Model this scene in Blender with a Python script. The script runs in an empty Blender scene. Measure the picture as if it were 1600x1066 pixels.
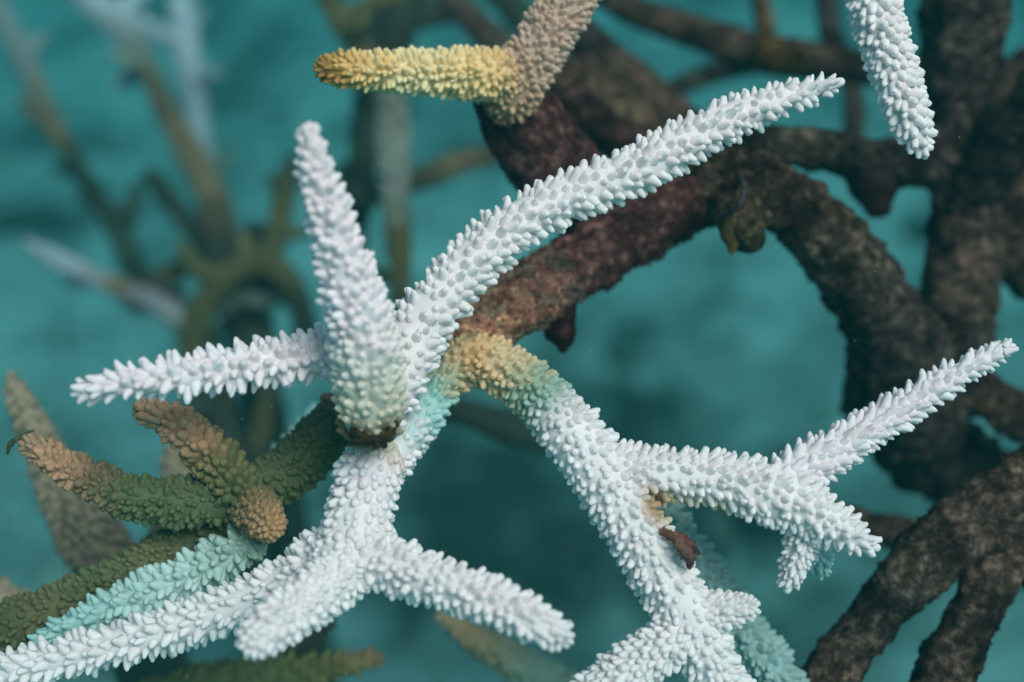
import bpy, math, random
import numpy as np
from mathutils import Vector, Matrix, noise
from mathutils.bvhtree import BVHTree

random.seed(7)
rng = np.random.default_rng(7)
S = bpy.context.scene
COL = S.collection
PI = math.pi

# ---------------------------------------------------------------- camera
CAM_H = 0.90
PITCH = math.radians(35)
LENS = 50.0
WPX = 36.0 / LENS            # view width at unit depth
cam = bpy.data.cameras.new('camera')
camo = bpy.data.objects.new('camera', cam)
COL.objects.link(camo)
camo.location = (0, 0, CAM_H)
camo.rotation_euler = (PI / 2 - PITCH, 0, 0)
cam.lens = LENS
cam.sensor_width = 36
cam.clip_start = 0.01
cam.clip_end = 60
cam.dof.use_dof = True
cam.dof.focus_distance = 0.352
cam.dof.aperture_fstop = 5.2
S.camera = camo

# ---------------------------------------------------------------- light
SUN_DIR = Vector((0.34, -0.46, 0.82)).normalized()      # towards the sun
sun = bpy.data.lights.new('sun', 'SUN')
sun.energy = 3.5
sun.angle = math.radians(32)
sun.color = (1.0, 0.72, 0.68)
suno = bpy.data.objects.new('sun', sun)
COL.objects.link(suno)
suno.location = (1, -1, 3)
suno.rotation_euler = SUN_DIR.to_track_quat('Z', 'Y').to_euler()

W = bpy.data.worlds.new('World')
S.world = W
W.use_nodes = True
wn = W.node_tree
wn.nodes.clear()
sky = wn.nodes.new('ShaderNodeTexSky')
sky.sky_type = 'NISHITA'
sky.sun_disc = False
sky.sun_elevation = math.asin(SUN_DIR.z)
sky.sun_rotation = math.atan2(SUN_DIR.x, SUN_DIR.y)
tint = wn.nodes.new('ShaderNodeMix')
tint.data_type = 'RGBA'
tint.blend_type = 'MULTIPLY'
tint.inputs[0].default_value = 1.0
tint.inputs[7].default_value = (0.48, 0.70, 0.60, 1)     # the skylight has come down through green water
bg = wn.nodes.new('ShaderNodeBackground')
bg.inputs[1].default_value = 0.10
wo = wn.nodes.new('ShaderNodeOutputWorld')
wn.links.new(sky.outputs[0], tint.inputs[6])
wn.links.new(tint.outputs[2], bg.inputs[0])
wn.links.new(bg.outputs[0], wo.inputs[0])

S.view_settings.view_transform = 'Standard'
S.view_settings.look = 'None'
S.view_settings.gamma = 1
S.view_settings.use_curve_mapping = False
S.view_settings.exposure = 0.15
S.render.engine = 'CYCLES'
S.cycles.use_denoising = True
S.cycles.max_bounces = 6
S.cycles.diffuse_bounces = 4
S.cycles.volume_bounces = 2
S.cycles.sample_clamp_indirect = 4

# ---------------------------------------------------------------- helpers
FWD = Vector((0, math.cos(PITCH), -math.sin(PITCH)))
UP = Vector((0, math.sin(PITCH), math.cos(PITCH)))
CAM = Vector((0, 0, CAM_H))


def P(x, y, d):
    """Point of the place at picture position (x, y) and d metres in front of the camera."""
    return CAM + FWD * d + Vector((1, 0, 0)) * ((x - 800) / 1600 * WPX * d) + UP * ((533 - y) / 1600 * WPX * d)


def px(d):
    return WPX * d / 1600


def project(p):
    v = p - CAM
    d = v.dot(FWD)
    return 800 + v.x / d / WPX * 1600, 533 - v.dot(UP) / d / WPX * 1600, d


def nz(p, f, seed=0.0):
    return noise.noise(Vector((p[0] * f + seed, p[1] * f + seed * 1.7, p[2] * f - seed)))


def node(nt, kind, **kw):
    n = nt.nodes.new(kind)
    for k, v in kw.items():
        setattr(n, k, v)
    return n


def coral_material(name, sss=0.55, rough=0.55, mottle=0.06, scale=420.0, bump=0.25, sheen=0.0):
    m = bpy.data.materials.new(name)
    m.use_nodes = True
    nt = m.node_tree
    b = nt.nodes['Principled BSDF']
    at = node(nt, 'ShaderNodeAttribute', attribute_name='Col')
    oi = node(nt, 'ShaderNodeObjectInfo')
    mul = node(nt, 'ShaderNodeMix', data_type='RGBA', blend_type='MULTIPLY')
    mul.inputs[0].default_value = 1
    nt.links.new(at.outputs['Color'], mul.inputs[6])
    nt.links.new(oi.outputs['Color'], mul.inputs[7])
    geo = node(nt, 'ShaderNodeNewGeometry')
    tx = node(nt, 'ShaderNodeTexNoise')
    tx.inputs['Scale'].default_value = scale
    tx.inputs['Detail'].default_value = 5
    nt.links.new(geo.outputs['Position'], tx.inputs['Vector'])
    rmp = node(nt, 'ShaderNodeMapRange')
    rmp.inputs[1].default_value = 0.3
    rmp.inputs[2].default_value = 0.7
    rmp.inputs[3].default_value = 1 - mottle
    rmp.inputs[4].default_value = 1 + mottle
    nt.links.new(tx.outputs[0], rmp.inputs[0])
    mu2 = node(nt, 'ShaderNodeVectorMath', operation='SCALE')
    nt.links.new(mul.outputs[2], mu2.inputs[0])
    nt.links.new(rmp.outputs[0], mu2.inputs['Scale'])
    nt.links.new(mu2.outputs[0], b.inputs['Base Color'])
    b.inputs['Roughness'].default_value = rough
    b.inputs['Specular IOR Level'].default_value = 0.12
    if sss:
        b.inputs['Subsurface Weight'].default_value = sss
        b.inputs['Subsurface Radius'].default_value = (1.1, 0.9, 0.85)
        b.inputs['Subsurface Scale'].default_value = 0.0020
    tb = node(nt, 'ShaderNodeTexNoise')
    tb.inputs['Scale'].default_value = scale * 5
    tb.inputs['Detail'].default_value = 3
    nt.links.new(geo.outputs['Position'], tb.inputs['Vector'])
    bp = node(nt, 'ShaderNodeBump')
    bp.inputs['Strength'].default_value = bump
    bp.inputs['Distance'].default_value = 0.0006
    nt.links.new(tb.outputs[0], bp.inputs['Height'])
    nt.links.new(bp.outputs[0], b.inputs['Normal'])
    return m


def dead_material(name, dark, mid, light, scale=300.0):
    """Dead skeleton overgrown with turf algae, silt and coralline crust."""
    m = bpy.data.materials.new(name)
    m.use_nodes = True
    nt = m.node_tree
    b = nt.nodes['Principled BSDF']
    geo = node(nt, 'ShaderNodeNewGeometry')
    at = node(nt, 'ShaderNodeAttribute', attribute_name='Col')
    t1 = node(nt, 'ShaderNodeTexNoise')
    t1.inputs['Scale'].default_value = scale
    t1.inputs['Detail'].default_value = 8
    t1.inputs['Roughness'].default_value = 0.72
    nt.links.new(geo.outputs['Position'], t1.inputs['Vector'])
    cr = node(nt, 'ShaderNodeValToRGB')
    e = cr.color_ramp.elements
    e[0].position = 0.36
    e[0].color = (*dark, 1)
    e[1].position = 0.70
    e[1].color = (*light, 1)
    k = e.new(0.52)
    k.color = (*mid, 1)
    nt.links.new(t1.outputs[0], cr.inputs[0])
    t2 = node(nt, 'ShaderNodeTexNoise')
    t2.inputs['Scale'].default_value = scale * 0.22
    t2.inputs['Detail'].default_value = 4
    nt.links.new(geo.outputs['Position'], t2.inputs['Vector'])
    r2 = node(nt, 'ShaderNodeMapRange')
    r2.inputs[1].default_value = 0.35
    r2.inputs[2].default_value = 0.65
    r2.inputs[3].default_value = 0.30
    r2.inputs[4].default_value = 1.6
    nt.links.new(t2.outputs[0], r2.inputs[0])
    sc = node(nt, 'ShaderNodeVectorMath', operation='SCALE')
    nt.links.new(cr.outputs[0], sc.inputs[0])
    nt.links.new(r2.outputs[0], sc.inputs['Scale'])
    mul = node(nt, 'ShaderNodeMix', data_type='RGBA', blend_type='MULTIPLY')
    mul.inputs[0].default_value = 1
    nt.links.new(sc.outputs[0], mul.inputs[6])
    nt.links.new(at.outputs['Color'], mul.inputs[7])
    nt.links.new(mul.outputs[2], b.inputs['Base Color'])
    b.inputs['Roughness'].default_value = 0.9
    b.inputs['Specular IOR Level'].default_value = 0.05
    tb = node(nt, 'ShaderNodeTexNoise')
    tb.inputs['Scale'].default_value = scale * 4
    tb.inputs['Detail'].default_value = 5
    nt.links.new(geo.outputs['Position'], tb.inputs['Vector'])
    bp = node(nt, 'ShaderNodeBump')
    bp.inputs['Strength'].default_value = 0.8
    bp.inputs['Distance'].default_value = 0.0015
    nt.links.new(tb.outputs[0], bp.inputs['Height'])
    nt.links.new(bp.outputs[0], b.inputs['Normal'])
    return m


M_LIVE = coral_material('coral_tissue')
M_TIP = coral_material('coral_tissue_far', sss=0.0, scale=150, bump=0.1)
M_DEAD = dead_material('turf_covered_skeleton', (0.013, 0.010, 0.009), (0.052, 0.039, 0.032), (0.22, 0.175, 0.14))
M_MAROON = dead_material('maroon_crust', (0.018, 0.008, 0.008), (0.080, 0.036, 0.034), (0.25, 0.145, 0.125))
M_ALGA = coral_material('brown_alga', sss=0.0, mottle=0.4, scale=900)


def mesh_object(name, verts, faces, cols, mat, parent=None, base=(0, 0, 0), smooth=True):
    """verts are world positions; stored relative to base, the place of the parent."""
    v = np.asarray(verts, dtype=np.float32) - np.asarray(base, dtype=np.float32)
    me = bpy.data.meshes.new(name)
    me.from_pydata(v.tolist(), [], faces)
    if cols is not None:
        a = me.color_attributes.new('Col', 'FLOAT_COLOR', 'POINT')
        c = np.ones((len(v), 4), dtype=np.float32)
        c[:, :3] = cols
        a.data.foreach_set('color', c.ravel())
    if smooth:
        me.polygons.foreach_set('use_smooth', np.ones(len(me.polygons), dtype=bool))
    me.materials.append(mat)
    o = bpy.data.objects.new(name, me)
    COL.objects.link(o)
    if parent is not None:
        o.parent = parent
    else:
        o.location = base
    return o


def tri_mesh(name, verts, tris, cols, mat, parent=None, base=(0, 0, 0)):
    """the same for many thousands of triangles, straight from arrays"""
    v = np.asarray(verts, dtype=np.float32) - np.asarray(base, dtype=np.float32)
    t = np.asarray(tris, dtype=np.int32)
    me = bpy.data.meshes.new(name)
    me.vertices.add(len(v))
    me.vertices.foreach_set('co', v.ravel())
    me.loops.add(len(t) * 3)
    me.loops.foreach_set('vertex_index', t.ravel())
    me.polygons.add(len(t))
    me.polygons.foreach_set('loop_start', np.arange(0, len(t) * 3, 3, dtype=np.int32))
    me.polygons.foreach_set('use_smooth', np.ones(len(t), dtype=bool))
    me.update(calc_edges=True)
    a = me.color_attributes.new('Col', 'FLOAT_COLOR', 'POINT')
    c = np.ones((len(v), 4), dtype=np.float32)
    c[:, :3] = cols
    a.data.foreach_set('color', c.ravel())
    me.materials.append(mat)
    o = bpy.data.objects.new(name, me)
    COL.objects.link(o)
    if parent is not None:
        o.parent = parent
    return o


def thing(name, label, cat, base, group=None):
    o = bpy.data.objects.new(name, None)
    o.empty_display_size = 0.01
    COL.objects.link(o)
    o.location = base
    o['label'] = label
    o['category'] = cat
    if group:
        o['group'] = group
    return o


# ---------------------------------------------------------------- branches
def catmull(pts, step):
    """pts: rows of numbers; returns rows about step apart (step in the first three columns)."""
    p = np.asarray(pts, dtype=float)
    if len(p) == 2:
        p = np.vstack([p[0], (p[0] + p[1]) / 2, p[1]])
    q = np.vstack([2 * p[0] - p[1], p, 2 * p[-1] - p[-2]])
    out = []
    for i in range(1, len(q) - 2):
        n = max(2, int(np.linalg.norm(q[i + 1][:3] - q[i][:3]) / step))
        for k in range(n):
            t = k / n
            a, b, c, d = q[i - 1], q[i], q[i + 1], q[i + 2]
            out.append(0.5 * (2 * b + (c - a) * t + (2 * a - 5 * b + 4 * c - d) * t * t + (3 * b - a - 3 * c + d) * t ** 3))
    out.append(p[-1])
    return np.array(out)


class Branch:
    pass


STAINS = []       # (place, radius, colour): living tissue left in patches on the white skeleton


def stain(p, c):
    for q, rad, col in STAINS:
        f = np.linalg.norm(np.asarray(p) - q) / rad
        if f < 1.3:
            k = min(1.0, max(0.0, (1.15 - f) / 0.6 + 0.5 * nz(p, 300, 5))) * 0.85
            c = c * (1 - k) + np.array(col) * k
    return c


ALL = []          # every branch, for the tests of what lies inside what


def branch(own, pts, wob=0.05, segs=26, stepf=0.28, rough=0.0, roughf=160.0, ends=(1, 1)):
    """pts: (x, y, depth, radius in picture units at that depth, colour). Returns sampled axis, frames and tube mesh."""
    rows = []
    for x, y, d, r, c in pts:
        w = P(x, y, d)
        rows.append([w.x, w.y, w.z, r * px(d), *c])
    rad0 = np.mean([r[3] for r in rows])
    a = catmull(rows, max(rad0 * stepf, 0.0004))
    a[:, 3] = np.maximum(a[:, 3], 0.0002)
    a[:, 4:7] = np.clip(a[:, 4:7], 0.003, 8)
    n = len(a)
    T = np.gradient(a[:, :3], axis=0)
    T /= np.linalg.norm(T, axis=1)[:, None] + 1e-12
    N = np.zeros((n, 3))
    u = np.cross(T[0], (0.31, 0.2, 0.93))
    u /= np.linalg.norm(u)
    for i in range(n):
        u = u - T[i] * u.dot(T[i])
        u /= np.linalg.norm(u)
        N[i] = u
    B = np.cross(T, N)
    sd = random.uniform(0, 50)
    cs = [math.cos(2 * PI * k / segs) for k in range(segs)]
    sn = [math.sin(2 * PI * k / segs) for k in range(segs)]
    verts, cols = [], []

    def ring(c, r, i):
        for k in range(segs):
            nrm = N[i] * cs[k] + B[i] * sn[k]
            p = c + nrm * r
            f = 1 + wob * nz(p, 0.9 / rad0 * 0.35, sd) * 2
            if rough:
                f += rough * (nz(p, roughf, sd) + 0.6 * nz(p, roughf * 2.7, sd) + 0.35 * nz(p, roughf * 6, sd))
            verts.append(c + nrm * r * f)
            cols.append(a[min(n - 1, max(0, i + int(n * 0.05 * nz(p, 0.5 / rad0, sd + 9)))), 4:7])

    if ends[0]:
        for ang in (80, 55, 28):
            q = math.radians(ang)
            ring(a[0, :3] - T[0] * a[0, 3] * math.sin(q) * 0.8, a[0, 3] * math.cos(q), 0)
    for i in range(n):
        ring(a[i, :3], a[i, 3], i)
    if ends[1]:
        for ang in (28, 55, 80):
            q = math.radians(ang)
            ring(a[-1, :3] + T[-1] * a[-1, 3] * math.sin(q) * 0.9, a[-1, 3] * math.cos(q), n - 1)
    nr = len(verts) // segs
    faces = []
    for i in range(nr - 1):
        for k in range(segs):
            k2 = (k + 1) % segs
            faces.append((i * segs + k, i * segs + k2, (i + 1) * segs + k2, (i + 1) * segs + k))
    faces.append(tuple(range(segs - 1, -1, -1)))
    faces.append(tuple((nr - 1) * segs + k for k in range(segs)))
    br = Branch()
    br.own, br.a, br.T, br.N, br.B = own, a, T, N, B
    br.verts, br.faces, br.cols = verts, faces, np.array(cols)
    ALL.append(br)
    return br


# one corallite: a small rounded tube with a cup in its end; local z is its axis
NUB_SEG = 7


def nub_shape(k, pointed):
    r = np.random.default_rng(k)
    if pointed:
        prof = [(1.80, -0.34), (1.50, 0.06), (0.94, 0.50), (0.60, 0.86), (0.26, 0.97)]
    elif k < 2:
        prof = [(1.75, -0.34), (1.42, 0.06), (1.02, 0.52), (0.80, 0.88), (0.44, 0.97)]
    else:
        prof = [(1.75, -0.34), (1.42, 0.06), (1.02, 0.46), (0.84, 0.76), (0.46, 0.97)]
    v, shade = [], []
    bend = r.uniform(0.05, 0.25)
    ph = r.uniform(0, 2 * PI)
    for j, (rr, z) in enumerate(prof):
        for s in range(NUB_SEG):
            t = 2 * PI * s / NUB_SEG + ph
            q = rr * (1 + r.uniform(-0.07, 0.07))
            v.append((q * math.cos(t) + bend * z * z, q * math.sin(t) * 0.92, z + r.uniform(-0.03, 0.03)))
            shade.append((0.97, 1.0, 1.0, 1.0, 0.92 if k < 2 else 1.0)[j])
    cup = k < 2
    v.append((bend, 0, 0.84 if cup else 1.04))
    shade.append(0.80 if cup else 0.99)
    t = []
    m = len(prof)
    for j in range(m - 1):
        for s in range(NUB_SEG):
            s2 = (s + 1) % NUB_SEG
            t += [(j * NUB_SEG + s, j * NUB_SEG + s2, (j + 1) * NUB_SEG + s2), (j * NUB_SEG + s, (j + 1) * NUB_SEG + s2, (j + 1) * NUB_SEG + s)]
    c = len(v) - 1
    for s in range(NUB_SEG):
        t.append(((m - 1) * NUB_SEG + s, (m - 1) * NUB_SEG + (s + 1) % NUB_SEG, c))
    return np.array(v), np.array(t), np.array(shade)


NUBS = [nub_shape(k, k >= 5) for k in range(10)]
NUB_MESH = []
for k_, (v_, t_, s_) in enumerate(NUBS):
    me_ = bpy.data.meshes.new('corallite')
    me_.from_pydata(v_.tolist(), [], t_.tolist())
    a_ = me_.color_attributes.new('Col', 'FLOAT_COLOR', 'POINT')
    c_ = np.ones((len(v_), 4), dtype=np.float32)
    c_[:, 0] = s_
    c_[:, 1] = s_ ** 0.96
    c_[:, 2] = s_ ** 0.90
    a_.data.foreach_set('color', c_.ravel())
    me_.polygons.foreach_set('use_smooth', np.ones(len(t_), dtype=bool))
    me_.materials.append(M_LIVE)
    NUB_MESH.append(me_)


def nubs_on(br, rad=6.2, length=17, pitch=17, tilt=38, tip_tilt=62, i0=0.0, i1=1.0, jit=0.32, tipcol=None, drop=0.01, rvar=0.24, pointed=0.0):
    """corallite places on a branch: a spiral of staggered rows. Sizes in picture units at the focus distance."""
    u = px(0.352)
    rad, length, pitch = rad * u, length * 0.92 * u, pitch * 0.91 * u
    a = br.a
    n = len(a)
    seg = np.linalg.norm(np.diff(a[:, :3], axis=0), axis=1)
    s = np.concatenate([[0], np.cumsum(seg)])
    L = s[-1]
    out = []
    pos = L * i0
    ph = 0.0
    row = 0
    lim = L * i1 if a[-1, 3] > 7 * u else L * i1 - 11 * u
    while pos < lim:
        f = np.interp(pos, s, np.arange(n))
        i = min(int(f), n - 1)
        r = np.interp(pos, s, a[:, 3])
        c = np.array([np.interp(pos, s, a[:, j]) for j in range(3)])
        small = min(1.0, r / (22 * u))
        k = max(4, int(round(2 * PI * (r + length * 0.35) / pitch)))
        for q in range(k):
            if random.random() < drop:
                continue
            th = ph + 2 * PI * (q + random.uniform(-jit, jit)) / k
            off = random.uniform(-jit, jit) * pitch * 0.8
            nrm = br.N[i] * math.cos(th) + br.B[i] * math.sin(th)
            near = max(0.0, 1 - (L - pos) / (60 * u))
            ti = math.radians(tilt + (tip_tilt - tilt) * near + random.gauss(0, 6))
            d = nrm * math.cos(ti) + br.T[i] * math.sin(ti)
            d = d + rng.normal(0, 0.05, 3)
            d /= np.linalg.norm(d)
            b = c + br.T[i] * off + nrm * r * 0.93
            sc = (0.66 + 0.34 * small) * random.uniform(1 - rvar, 1 + rvar)
            ic = int(np.clip(np.interp(pos + random.gauss(0, 11 * u), s, np.arange(n)), 0, n - 1))
            col = a[ic, 4:7].copy()
            if tipcol is not None:
                col = col * 0.35 + np.array(tipcol) * 0.65
            col = col * random.uniform(0.94, 1.05)
            out.append((b, d, nrm, rad * sc, length * sc * random.uniform(0.85, 1.15), np.clip(col, 0.003, 0.92), random.randrange(5) + (5 if random.random() < pointed else 0), br.T[i]))
        pos += pitch * 0.86
        ph += PI / k + random.uniform(-0.1, 0.1)
        row += 1
    # the rounded end of a blunt branch carries corallites too
    r = a[-1, 3]
    if i1 >= 1.0 and r > 7 * u:
        T, c = br.T[-1], a[-1, :3]
        for ang in (24, 52, 78):
            q_ = math.radians(ang)
            k = max(1, int(round(2 * PI * r * math.cos(q_) / (pitch * 0.95))))
            for q in range(k):
                th = 2 * PI * (q + random.uniform(-jit, jit)) / k + ang
                nrm = (br.N[-1] * math.cos(th) + br.B[-1] * math.sin(th)) * math.cos(q_) + T * math.sin(q_)
                d = nrm + T * 0.35 + rng.normal(0, 0.08, 3)
                d /= np.linalg.norm(d)
                out.append((c + nrm * r * 0.9, d, nrm, rad * 0.85, length * 0.75, np.clip(a[-1, 4:7], 0.003, 0.92), random.randrange(5) + (5 if random.random() < pointed else 0), br.N[-1]))
    return out


def nub_frame(nb):
    b, d, nrm, r, l, col, k, T = nb
    z = d
    x = nrm - z * nrm.dot(z)
    if np.linalg.norm(x) < 1e-4:
        x = T - z * T.dot(z)
    x = x / np.linalg.norm(x)
    y = np.cross(z, x)
    return x, y, z


PENDING = []      # (thing object, base, [(branch, branch object, nubs)])


def grow(root, base, specs, part='branch', mat=M_LIVE):
    """specs: list of (branch, nub settings, label). Makes the branch objects now, the corallites later."""
    got = []
    for br, ns, lab in specs:
        if STAINS:
            br.cols = np.array([stain(v, c) for v, c in zip(br.verts, br.cols)])
        o = mesh_object(part, br.verts, br.faces, br.cols, mat, root, base)
        if lab:
            o['label'] = lab
        br.obj = o
        br.nubs = nubs_on(br, **ns) if ns is not None else []
        got.append(br)
        br.nubs = [(q[0], q[1], q[2], q[3], q[4], stain(q[0] + q[1] * q[4] * 0.5, q[5]), q[6], q[7]) for q in br.nubs]
    PENDING.append((root, base, got, mat))


def finish_corallites(limit=300):
    vs, fs, o = [], [], 0
    for br in ALL:
        vs += [tuple(v) for v in br.verts]
        fs += [tuple(i + o for i in f) for f in br.faces]
        o += len(br.verts)
    tree = BVHTree.FromPolygons(vs, fs)
    for root, base, brs, mat in PENDING:
        cand = []
        for br in brs:
            if not br.nubs:
                continue
            bp = np.array([nb[0] for nb in br.nubs])
            keep = np.ones(len(bp), dtype=bool)
            for other in ALL:
                if other is br:
                    continue
                A = other.a
                lo = A[:, :3].min(0) - A[:, 3].max()
                hi = A[:, :3].max(0) + A[:, 3].max()
                idx = np.where(((bp > lo) & (bp < hi)).all(1) & keep)[0]
                if len(idx) == 0:
                    continue
                dd = np.linalg.norm(bp[idx][:, None, :] - A[None, :, :3], axis=2) / A[None, :, 3]
                keep[idx[(dd < 0.97).any(1)]] = False
            for nb, k in zip(br.nubs, keep):
                if k:
                    cand.append((br, nb))
        score = []
        for br, nb in cand:
            tip = Vector(nb[0] + nb[1] * nb[4] * 0.8)
            x, y, d = project(tip)
            sc = 0.0
            if -5 < x < 1605 and -5 < y < 1071:
                v = CAM - tip
                dist = v.length
                v.normalize()
                face = Vector(nb[2]).dot(v)
                hit = tree.ray_cast(tip + v * 0.0002, v, dist)[0]
                if hit is None and face > -0.35:
                    sc = nb[3] * nb[4] / d / d * (0.6 + face)
            score.append(sc)
        order = sorted(range(len(cand)), key=lambda i: -score[i])
        single = set(i for i in order[:limit] if score[i] > 0)
        rest_v, rest_t, rest_c, off = [], [], [], 0
        for i, (br, nb) in enumerate(cand):
            x, y, z = nub_frame(nb)
            b, d, nrm, r, l, col, k, T = nb
            if i in single and mat is M_LIVE:
                ob = bpy.data.objects.new('corallite', NUB_MESH[k])
                COL.objects.link(ob)
                ob.parent = br.obj
                R = Matrix((x * r, y * r, z * l)).transposed().to_4x4()
                R.translation = Vector(b) - Vector(base)
                ob.matrix_basis = R
                ob.color = (*col, 1)
            else:
                v, t, s = NUBS[k]
                rest_v.append(b + v[:, :1] * x * r + v[:, 1:2] * y * r + v[:, 2:3] * z * l)
                rest_t.append(t + off)
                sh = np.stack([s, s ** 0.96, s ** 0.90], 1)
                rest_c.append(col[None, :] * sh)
                off += len(v)
        if rest_v:
            q = tri_mesh('corallites', np.vstack(rest_v), np.vstack(rest_t), np.vstack(rest_c), mat, root, base)
            q['kind'] = 'stuff'


def turf(root, base, brs, mat, count, size=(1.5, 5.0), name='turf_algae', tone=(1, 1, 1)):
    """short algal tufts and silt grains on dead skeleton, too many to count: one part"""
    vs, ts, cs, off = [], [], [], 0
    tot = sum(len(b.a) * b.a[:, 3].mean() for b in brs)
    for br in brs:
        m = int(count * len(br.a) * br.a[:, 3].mean() / tot)
        V = np.array(br.verts)
        segs_ = 0
        idx = rng.integers(0, len(V), m)
        ai = np.argmin(np.linalg.norm(V[idx][:, None, :] - br.a[None, ::3, :3], axis=2), axis=1) * 3
        for p_, q_ in zip(idx, ai):
            p = V[p_] + rng.normal(0, 0.00025, 3)
            nrm = V[p_] - br.a[q_, :3]
            nrm /= np.linalg.norm(nrm) + 1e-9
            nrm = nrm + rng.normal(0, 0.5, 3)
            nrm /= np.linalg.norm(nrm)
            s = px(0.40) * random.uniform(*size)
            l = s * random.uniform(0.6, 1.7)
            t1 = np.cross(nrm, rng.normal(0, 1, 3))
            t1 /= np.linalg.norm(t1)
            t2 = np.cross(nrm, t1)
            p = p - nrm * s * 0.6
            v = [p + (t1 * math.cos(g) + t2 * math.sin(g)) * s for g in (0, 2.1, 4.2)] + [p + nrm * l]
            vs += v
            ts += [(off, off + 1, off + 3), (off + 1, off + 2, off + 3), (off + 2, off, off + 3)]
            c = random.uniform(0.6, 1.7)
            cs += [[c * tone[0], c * tone[1], c * tone[2]]] * 4
            off += 4
    q = tri_mesh(name, vs, ts, np.array(cs), mat, root, base)
    q['kind'] = 'stuff'
    return q


# ---------------------------------------------------------------- sea floor and water
def ground_z(x, y):
    p = (x, y, 0)
    return 0.05 * nz(p, 1.1, 3) + 0.03 * nz(p, 3.3, 9) + 0.012 * nz(p, 9, 4)


gx = np.concatenate([np.linspace(-9, -2.2, 18), np.linspace(-2, 2, 150), np.linspace(2.2, 9, 18)])
gy = np.concatenate([np.linspace(-5, 0, 18), np.linspace(0.05, 3.6, 130), np.linspace(3.8, 13, 24)])
gv = [(x, y, ground_z(x, y)) for y in gy for x in gx]
nx = len(gx)
gf = [(j * nx + i, j * nx + i + 1, (j + 1) * nx + i + 1, (j + 1) * nx + i) for j in range(len(gy) - 1) for i in range(nx - 1)]
m = bpy.data.materials.new('silty_sand')
m.use_nodes = True
nt = m.node_tree
b = nt.nodes['Principled BSDF']
geo = node(nt, 'ShaderNodeNewGeometry')
n1 = node(nt, 'ShaderNodeTexNoise')
n1.inputs['Scale'].default_value = 16
n1.inputs['Detail'].default_value = 7
n1.inputs['Roughness'].default_value = 0.6
nt.links.new(geo.outputs['Position'], n1.inputs['Vector'])
ca = node(nt, 'ShaderNodeAttribute', attribute_name='Col')
ad = node(nt, 'ShaderNodeMath', operation='MULTIPLY_ADD')
ad.inputs[1].default_value = 1.2
ad.inputs[2].default_value = -0.6
nt.links.new(n1.outputs[0], ad.inputs[0])
sm = node(nt, 'ShaderNodeMath', operation='ADD')
nt.links.new(ad.outputs[0], sm.inputs[0])
nt.links.new(ca.outputs['Fac'], sm.inputs[1])
cr = node(nt, 'ShaderNodeValToRGB')
cr.color_ramp.elements[0].position = 0.0
cr.color_ramp.elements[0].color = (0.42, 0.50, 0.47, 1)       # pale silty sand
cr.color_ramp.elements[1].position = 1.0
cr.color_ramp.elements[1].color = (0.05, 0.06, 0.05, 1)      # algal mat
nt.links.new(sm.outputs[0], cr.inputs[0])
n2 = node(nt, 'ShaderNodeTexNoise')
n2.inputs['Scale'].default_value = 60
n2.inputs['Detail'].default_value = 6
nt.links.new(geo.outputs['Position'], n2.inputs['Vector'])
r2 = node(nt, 'ShaderNodeMapRange')
r2.inputs[1].default_value = 0.3
r2.inputs[2].default_value = 0.7
r2.inputs[3].default_value = 0.7
r2.inputs[4].default_value = 1.25
nt.links.new(n2.outputs[0], r2.inputs[0])
sc = node(nt, 'ShaderNodeVectorMath', operation='SCALE')
nt.links.new(cr.outputs[0], sc.inputs[0])
nt.links.new(r2.outputs[0], sc.inputs['Scale'])
nt.links.new(sc.outputs[0], b.inputs['Base Color'])
b.inputs['Roughness'].default_value = 0.95
b.inputs['Specular IOR Level'].default_value = 0.05
bp = node(nt, 'ShaderNodeBump')
bp.inputs['Distance'].default_value = 0.01
nt.links.new(n2.outputs[0], bp.inputs['Height'])
nt.links.new(bp.outputs[0], b.inputs['Normal'])
mats_ = [(760, 800, .10, 1.0), (1070, 600, .13, .6), (1010, 640, .10, .3), (690, 720, .12, .5), (880, 880, .16, .55), (40, 800, .12, .6), (150, 260, .14, .4), (380, 40, .16, .5), (60, 200, .10, .4), (1420, 790, .08, .5), (1250, 980, .12, .5), (640, 1010, .12, .5), (1000, 760, .14, .6), (820, 700, .12, .5), (930, 560, .08, .4), (200, 330, .10, .35)]
fl_ = []
for x_, y_, r_, k_ in mats_:
    v_ = (533 - y_) / 1600 * WPX
    D_ = CAM_H / (math.sin(PITCH) - v_ * math.cos(PITCH))
    q_ = P(x_, y_, D_)
    fl_.append((q_.x, q_.y, r_ * (0.7 + 0.3 * D_), k_))
cov = []
for x_, y_, z_ in gv:
    c_ = 0.27 + 0.40 * nz((x_, y_, 0), 1.8, 31) + 0.45 * nz((x_, y_, 0), 6, 12) + 0.5 * nz((x_, y_, 0), 15, 5) + 0.4 * nz((x_, y_, 0), 26, 8)
    # a broad belt of darker floor to the right, paler to the left
    c_ += 0.13 * max(-0.6, min(1.0, (x_ - 0.15 + 0.5 * nz((x_, y_, 0), 1.0, 77)) / 0.5))
    for fx, fy, fr, fk in fl_:
        d_ = math.hypot(x_ - fx, y_ - fy) / fr
        if d_ < 2:
            c_ += 0.45 * fk * math.exp(-d_ * d_ * 1.2) * (1 + 0.6 * nz((x_, y_, 0), 14, 3))
    c_ = min(1.0, max(0.0, c_))
    cov.append((c_, c_, c_))
floor = mesh_object('sea_floor', gv, gf, np.array(cov), m)
floor['kind'] = 'structure'

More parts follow.
